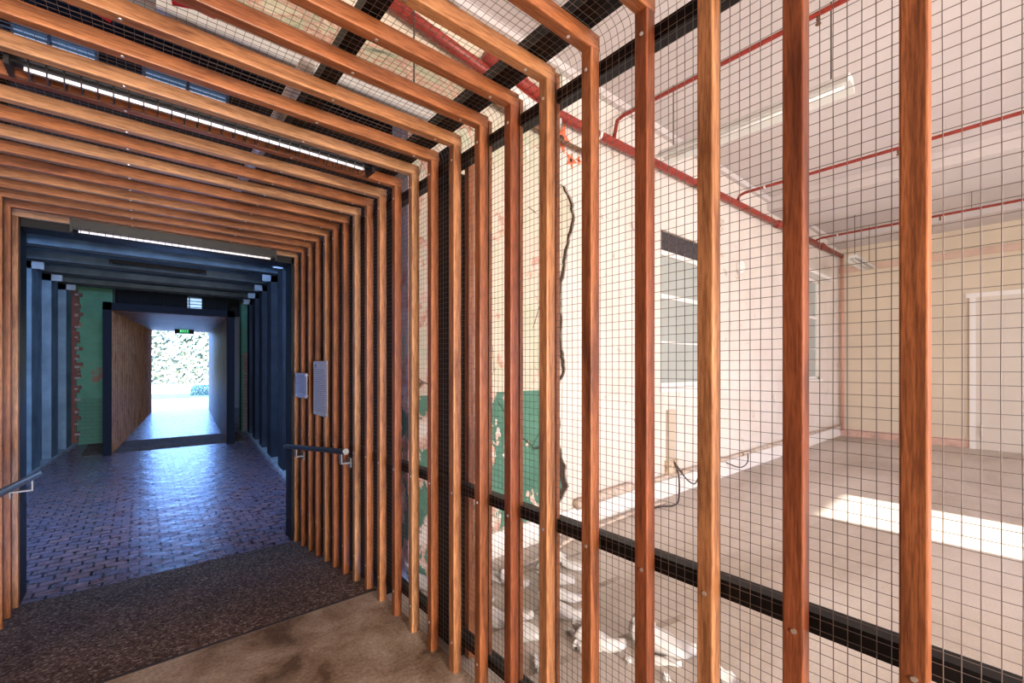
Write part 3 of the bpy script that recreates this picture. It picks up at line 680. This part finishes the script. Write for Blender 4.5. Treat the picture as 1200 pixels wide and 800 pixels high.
# ---------------------------------------------------------------- dark space between the walls, partition and portal
b = MB(); LV = [(-.80,-.27,3.88,4.08),(0.02,.62,3.88,4.08)]
wall_holes(b, -4, XL-.06, -.4, 4.6, 4.86, 5.02, []); wall_holes(b, XR+.06, 4, -.4, 4.6, 4.86, 5.02, []); wall_holes(b, XL-.06, XR+.06, ZT, 4.6, 4.86, 5.02, LV)
b.f = b.f; struct(b.build('wall_partition', M_darkvoid), 'dark wall behind the tunnel around the black portal')
struct(MB().box(4,YW+.27,-.4,4.2,5.02,4.6).build('wall_recess', M_darkvoid), 'dark side of the recess behind the peeling wall')
struct(MB().box(-4,YW+.3,4.4,4.2,5.02,4.6).build('ceiling_recess', M_darkvoid), 'dark ceiling of the recess')
struct(MB().box(XM+.04,YW+.1,-.4,4,4.86,-.2).build('floor_recess', M_darkvoid), 'dark floor of the recess')
for k, (xa, xb, za, zb_) in enumerate(LV):
    w = empty('window_%d' % (3+k), (xa,4.86,za)); tag(w, ['blue-white louvred window high above the slats at far left','blue-white louvred window above the slats, left of the white conduit'][k], None, None, 'structure')
    MB().box(0,.10,0,xb-xa,.11,zb_-za).build('pane', M_sky, w)
    b = MB()
    for j in range(6): b.box(0,-.01,.01+j*.033,xb-xa,.03,.014+j*.033)
    for j in (0,.5,1): b.box((xb-xa)*j-.012,-.012,0,(xb-xa)*j+.012,.03,zb_-za)
    b.build('louvres', M_blue, w)
# timber/steel clutter above far half of the tunnel: a couple of joists
for k, (yy, zz, lb) in enumerate(((3.25,3.85,'dusty grey joist above the roof mesh, nearer'), (3.75,4.05,'dusty grey joist above the roof mesh, farther'))):
    o = MB().box(-2.5,yy,zz,2.2,yy+.07,zz+.18).build('joist', plain('dusty_joist_%d' % k, (.34,.32,.28), .9, 0, .2, .5, 4)); tag(o, lb, 'joist')
p = empty('steel_portal', (XL,4.79,ZB)); tag(p, 'black steel portal at the end of the timber tunnel', 'portal')
PY0, PY1 = 4.79, 5.02
MB().box(-.05,0,0,.0,PY1-PY0,ZT-ZB+.0).build('jamb', M_steel, p)
MB().box(XR-XL-.012,0,0,XR-XL+.05,PY1-PY0,ZT-ZB+.0).build('jamb', M_steel, p)
MB().box(-.05,0,ZT-ZB-.055,XR-XL+.05,PY1-PY0,ZT-ZB+.12).build('lintel', M_steel, p)
# ---------------------------------------------------------------- blue room beyond, skewed four degrees
SK = .07
def skew(o_mb, y0=4.75):
    o_mb.v = [(x+SK*(y-y0), y, z) for x, y, z in o_mb.v]; return o_mb
XA, XB, ZR = -1.87, 1.67, 3.40
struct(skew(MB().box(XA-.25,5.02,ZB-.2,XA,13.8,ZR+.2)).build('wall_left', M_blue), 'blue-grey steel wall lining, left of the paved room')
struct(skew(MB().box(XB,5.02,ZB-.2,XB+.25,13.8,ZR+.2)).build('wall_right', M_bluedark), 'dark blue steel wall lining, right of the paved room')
struct(skew(MB().box(XA-.25,5.02,ZR,XB+.25,13.8,ZR+.2)).build('ceiling_blue', M_blue), 'blue-grey steel ceiling of the paved room')
for k, y in enumerate((6.6,7.9,9.2,10.45,11.7,12.9)):
    r = empty('steel_rib', (0,y,0)); lb = ['first','second','third','fourth','fifth','last'][k]
    tag(r, 'blue-grey steel portal rib of the paved room, %s beyond the black portal' % lb, 'steel rib', 'blue-grey steel ribs')
    def sb(x0,z0,x1,z1,nm,m=M_blue,dy=.5):
        q = skew(MB().box(x0,y,z0,x1,y+dy,z1)); q.v = [(a,b_-y,c) for a,b_,c in q.v]; return q.build(nm, m, r)
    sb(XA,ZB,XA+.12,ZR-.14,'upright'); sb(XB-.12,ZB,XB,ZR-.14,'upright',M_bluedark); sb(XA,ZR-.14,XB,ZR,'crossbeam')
    sb(XA,ZR-.30,XA+.26,ZR-.14,'corner_plate',M_bluewhite,.012); sb(XB-.26,ZR-.30,XB,ZR-.14,'corner_plate',M_bluewhite,.012)  # pale plates standing in for light highlights on the rib corners
    q = skew(MB().box(XA,y-.02,ZR-.185,XB,y+.03,ZR-.14)); q.v = [(a,b_-y,c) for a,b_,c in q.v]; q.build('flange', M_steel, r)
for nm, xa, xb in (('baseboard_left',XA,XA+.16),('baseboard_right',XB-.16,XB)):
    struct(skew(MB().box(xa,5.05,ZB,xb,13.75,ZB+.05)).build(nm, M_bluewhite), 'pale blue-grey kerb at foot of the steel lining')
# back wall
YB = 13.8
b = MB(); wall_holes(b, -3.0, -.50, -.4, 3.8, YB, YB+.3, []); wall_holes(b, 2.08, 3.6, -.4, 3.8, YB, YB+.3, [])
struct(b.build('wall_far', M_green), 'green painted brick wall, flaking, around the far tunnel mouth')
M_lump = plain('old_mortar', (.36,.30,.27), .9)
pil = MB().box(-1.46,YB-.10,ZB,-1.10,YB,3.4)
q = random.Random(4)
for k in range(40):
    z = ZB+.05+k*.086
    if q.random() < .75: pil.box(-1.10,YB-.09,z,-1.10+q.uniform(.02,.11),YB,z+.072)
tag(pil.build('brick_pier', M_brick), 'red brick pier with toothed broken edge beside the green wall', 'brick pier')
for k in range(14):
    z = .0+k*.24+q.uniform(-.04,.04); o = MB().box(0,0,0,q.uniform(.05,.10),.03,q.uniform(.03,.06)).build('mortar_lump', M_lump); o.location = (-1.12,YB-.12,z)
    tag(o, 'pale mortar lump on the toothed edge of the red brick pier', 'mortar lump', 'pale mortar lumps on the brick pier')
struct(MB().box(2.12,YB-.04,ZB,2.42,YB,1.9).build('wall_far_brick', bricks('pale_brick', (.30,.16,.13), (.34,.26,.22), (.12,.10,.09))), 'bare pale and red brick below the green paint at right')
struct(MB().box(-3,17.5,-.4,4,17.7,4).build('wall_store', M_darkvoid)) if False else None
# dark space behind, with corrugated panels and a louvred window
struct(MB().box(-.50,15.2,3.0,4.2,15.3,4.0).build('wall_store', M_darkvoid), 'dark wall of the space above the far tunnel')
for (xa, xb, lb) in ((-.44,.92,'wide black corrugated panel above the far tunnel, left of the louvres'), (1.22,1.80,'narrow black corrugated panel above the far tunnel, right of the louvres')):
    b = MB(); n = int((xb-xa)/.03); pts = []
    for k in range(n+1):
        pts.append((xa+(xb-xa)*k/n, 14.0+(.02 if k % 2 else 0)))
    for (x_, y_), (x2, y2) in zip(pts, pts[1:]): b.quad((x_,y_,2.92),(x2,y2,2.92),(x2,y2,3.42),(x_,y_,3.42))
    b.box(xa,14.03,2.92,xb,14.05,3.42)
    tag(b.build('corrugated_panel', M_darkteal), lb, 'panel')
w = empty('window_5', (1.02,14.9,3.0)); tag(w, 'small blue-white louvred window above the far tunnel mouth', None, None, 'structure')
MB().box(-.12,.1,0,.34,.12,.42).build('pane', M_sky, w); b = MB()
for j in range(5): b.box(-.12,0,.05+.085*j,.34,.05,.065+.085*j)
b.box(-.02,-.01,-.3,.01,.02,.45); b.build('louvres', M_blue, w)
# ---------------------------------------------------------------- far tunnel
TY0, TY1 = 11.7, 22.0
def tx(y): return .075*(y-TY0)
def tz(y): return .030*(y-TY0)
p = empty('steel_portal', (-.57,TY0,ZB)); tag(p, 'dark navy steel portal around the mouth of the far tunnel', 'portal')
M_navy = plain('navy_steel', (.010,.014,.024), .8, 0, .15)
MB().box(0,0,0,.13,.12,3.02).build('jamb', M_navy, p); MB().box(2.06,0,0,2.20,.12,3.02).build('jamb', M_navy, p); MB().box(0,0,2.87,2.20,.12,3.01+.0).build('lintel', M_navy, p)
FT = None; k = 0; y = TY0+.14
fw = wood('dim_hardwood', (.36,.20,.12), .05)
protos = []
while y < TY1:
    x0, x1 = -.44+tx(y), 1.49+tx(y)*.85; zt = 2.62+tz(y)
    fr = empty('timber_portal', (0,y,0)); tag(fr, 'timber frame lining the far tunnel, one of its evenly spaced slats', 'timber frame', 'timber frames lining the far tunnel')
    for xa in (x1, x0-.05):
        o = MB().box(0,0,0,.05,.12,zt-ZB,.006).build('post', fw, fr); o.location = (xa,0,ZB)
    o = MB().box(0,0,0,.05,.12,x1-x0+.1,.006).build('beam', fw, fr); o.rotation_euler = (0,PI/2,0); o.location = (x0-.05,0,zt+.05)
    y += .27; k += 1
def prism(pts8, name, m, label):
    b = MB(); b.v = pts8; b.f = [(0,1,2,3),(7,6,5,4),(0,4,5,1),(1,5,6,2),(2,6,7,3),(3,7,4,0)]; return struct(b.build(name, m), label)
M_back = plain('brown_board', (.13,.075,.045), .9, 0, .05, .3, 3)
def side(xa0, xa1, xb0, xb1):
    y0, y1 = TY0+.02, TY1; z0, z1 = 2.68, 2.68+tz(TY1)
    return [(xa0,y0,ZB),(xa1,y0,ZB),(xb1,y1,ZB),(xb0,y1,ZB),(xa0,y0,z0),(xa1,y0,z0),(xb1,y1,z1),(xb0,y1,z1)]
prism(side(-.54,-.49,-.54+tx(TY1),-.49+tx(TY1)), 'wall_tunnel_left', M_back, 'dark backing board outside the far tunnel, left')
prism(side(1.54,1.59,1.54+tx(TY1)*.85,1.59+tx(TY1)*.85), 'wall_tunnel_right', M_back, 'dark backing board outside the far tunnel, right')
b8 = [(-.54,TY0+.02,2.68),(1.59,TY0+.02,2.68),(1.59+tx(TY1),TY1,2.68+tz(TY1)),(-.54+tx(TY1),TY1,2.68+tz(TY1))]
prism(b8+[(x,y_,z+.05) for x,y_,z in b8], 'ceiling_tunnel', M_back, 'dark board over the far tunnel')
# outer building face round the exit so no sky leaks in
b = MB(); ya = 22.0; wall_holes(b, -6, 8, -.4, 6, ya, ya+.25, [(-.44+tx(ya)-.02, 1.49+tx(ya)*.85+.02, -.4, 2.64+tz(ya)+.05)])
struct(b.build('wall_exit', M_cream), 'outside wall around the far exit')
for (xa, xb) in ((-6,-5.8),(7.8,8)): struct(MB().box(xa,5.0,-.4,xb,22.2,6).build('wall_side', M_darkvoid))
struct(MB().box(-6,5.02,-.9,8,22.2,-.5).build('floor_slab', M_darkvoid), 'dark subfloor of the far part')
struct(MB().box(-6,5.0,4.6,8,22.2,4.8).build('roof', M_darkvoid), 'roof over the far part')
# exit sign
e = empty('exit_sign', (1.20,20.0,2.82)); tag(e, 'small green illuminated exit sign hanging at the far tunnel end', 'sign')
MB().box(-.27,-.03,-.10,.30,.03,.11).build('housing', M_steel, e)
MB().box(-.12,-.036,-.08,.15,-.030,.09).build('panel', M_exit, e)
b = MB()
def glyph(b, ch, x, z, s):
    G = {'E':[(0,0,.2,1),(0,0,.7,.18),(0,.41,.6,.59),(0,.82,.7,1)],'X':[(.0,0,.2,.35),(.5,0,.7,.35),(.2,.35,.5,.65),(0,.65,.2,1),(.5,.65,.7,1)],'I':[(.2,0,.42,1)],'T':[(.25,0,.45,1),(0,.82,.7,1)]}[ch]
    for x0,z0,x1,z1 in G: b.box(x+x0*s,-.039,z+z0*s,x+x1*s,-.036,z+z1*s)
for n_, ch in enumerate('EXIT'): glyph(b, ch, -.105+.062*n_, -.035, .07)
b.build('lettering', M_exitw, e)
MB().tube([(0,0,.11),(0,0,.2)], .01, 6).build('hanger', M_steel, e)
# ---------------------------------------------------------------- outside the far exit
struct(MB().box(-60,22.2,-.5,80,90,-.26).build('ground', M_path), 'sunlit pale ground outside')
struct(MB().box(-60,31.5,-.262,80,36,-.235).build('ground_grass', M_grass), 'strip of sunlit grass outside')
def foliage(name, cx, cy, sx, sy, z0, z1, n, leaf, label, cat, m=M_leaf, seed=1):
    q = random.Random(seed); b = MB()
    for k in range(n):
        while True:
            u, v_, w_ = q.uniform(-1,1), q.uniform(-1,1), q.uniform(0,1)
            rr = (u*u)**2+(v_*v_)+(w_*.9)**4
            if .45 < rr < 1.05+.15*sin(u*17)*sin(w_*9): break
        c = Vector((cx+u*sx, cy+v_*sy, z0+w_*(z1-z0))); a = Vector((q.gauss(0,1),q.gauss(0,1),q.gauss(0,1))).normalized(); d = a.orthogonal().normalized(); e_ = a.cross(d); s = leaf*q.uniform(.6,1.3)
        b.quad(tuple(c-d*s), tuple(c-e_*s*.5), tuple(c+d*s), tuple(c+e_*s*.5))
    return tag(b.build(name, m), label, cat)
foliage('hedge', 5.2, 60, 13, 2.6, -.26, 5.75, 13000, .30, 'tall bright leafy hedge outside beyond the far exit', 'hedge', seed=2)
struct(MB().box(-10,61.6,-.3,22,61.8,5.0).build('wall_garden', plain('garden_shade', (.20,.23,.14), .9)), 'dense core behind the hedge')
for k, (x, y_, lb, s) in enumerate(((4.35,33.0,'low sunlit shrub at right outside the far exit',.75),(2.9,33.5,'lower flatter shrub left of the other outside the exit',.55))):
    foliage('shrub', x, y_, s, s*.7, -.26, -.26+s*1.15, 900, .08, lb, 'shrub', seed=5+k)
# ---------------------------------------------------------------- light
W = bpy.data.worlds.new('world'); S.world = W; W.use_nodes = True; bg = W.node_tree.nodes['Background']; bg.inputs[0].default_value = (.17,.38,1,1); bg.inputs[1].default_value = 17
sun = bpy.data.lights.new('sun', 'SUN'); sun.energy = 30; sun.color = (1,.93,.82); sun.angle = .01
so = bpy.data.objects.new('sun', sun); COL.objects.link(so); so.rotation_euler = (PI/2-radians(22), 0, 0)   # shines along +Y, downwards
def area(name, loc, rot, sx, sy, e, c):
    l = bpy.data.lights.new(name, 'AREA'); l.shape = 'RECTANGLE'; l.size = sx; l.size_y = sy; l.energy = e; l.color = c
    o = bpy.data.objects.new(name, l); COL.objects.link(o); o.location = loc; o.rotation_euler = rot; return o
WARM = (1,.90,.80)
for xa, xb, za, zb_ in WS[:2]: area('window_daylight', ((xa+xb)/2,-4.98,(za+zb_)/2), (PI/2,0,0), xb-xa, zb_-za, 130, WARM)  # added fill lamps before the solid south wall; no windows are built there
area('entrance_daylight', (.27,-4.98,1.25), (PI/2,0,0), 1.65, 2.5, 720, WARM)  # added warm lamp lighting the frame fronts; the wall behind it is closed
area('partition_louvre_daylight', (-.1,5.2,3.1), (PI/2-.15,0,0), 2.4, .4, 230, (.36,.56,1))  # added blue lamp brightening the paved room; no louvre opens here
S.cycles.use_denoising = True
S.cycles.max_bounces = 10; S.cycles.diffuse_bounces = 5; S.cycles.sample_clamp_indirect = 8
vs = S.view_settings; vs.view_transform = 'Standard'; vs.look = 'None'; vs.exposure = 0; vs.gamma = 1; vs.use_curve_mapping = False
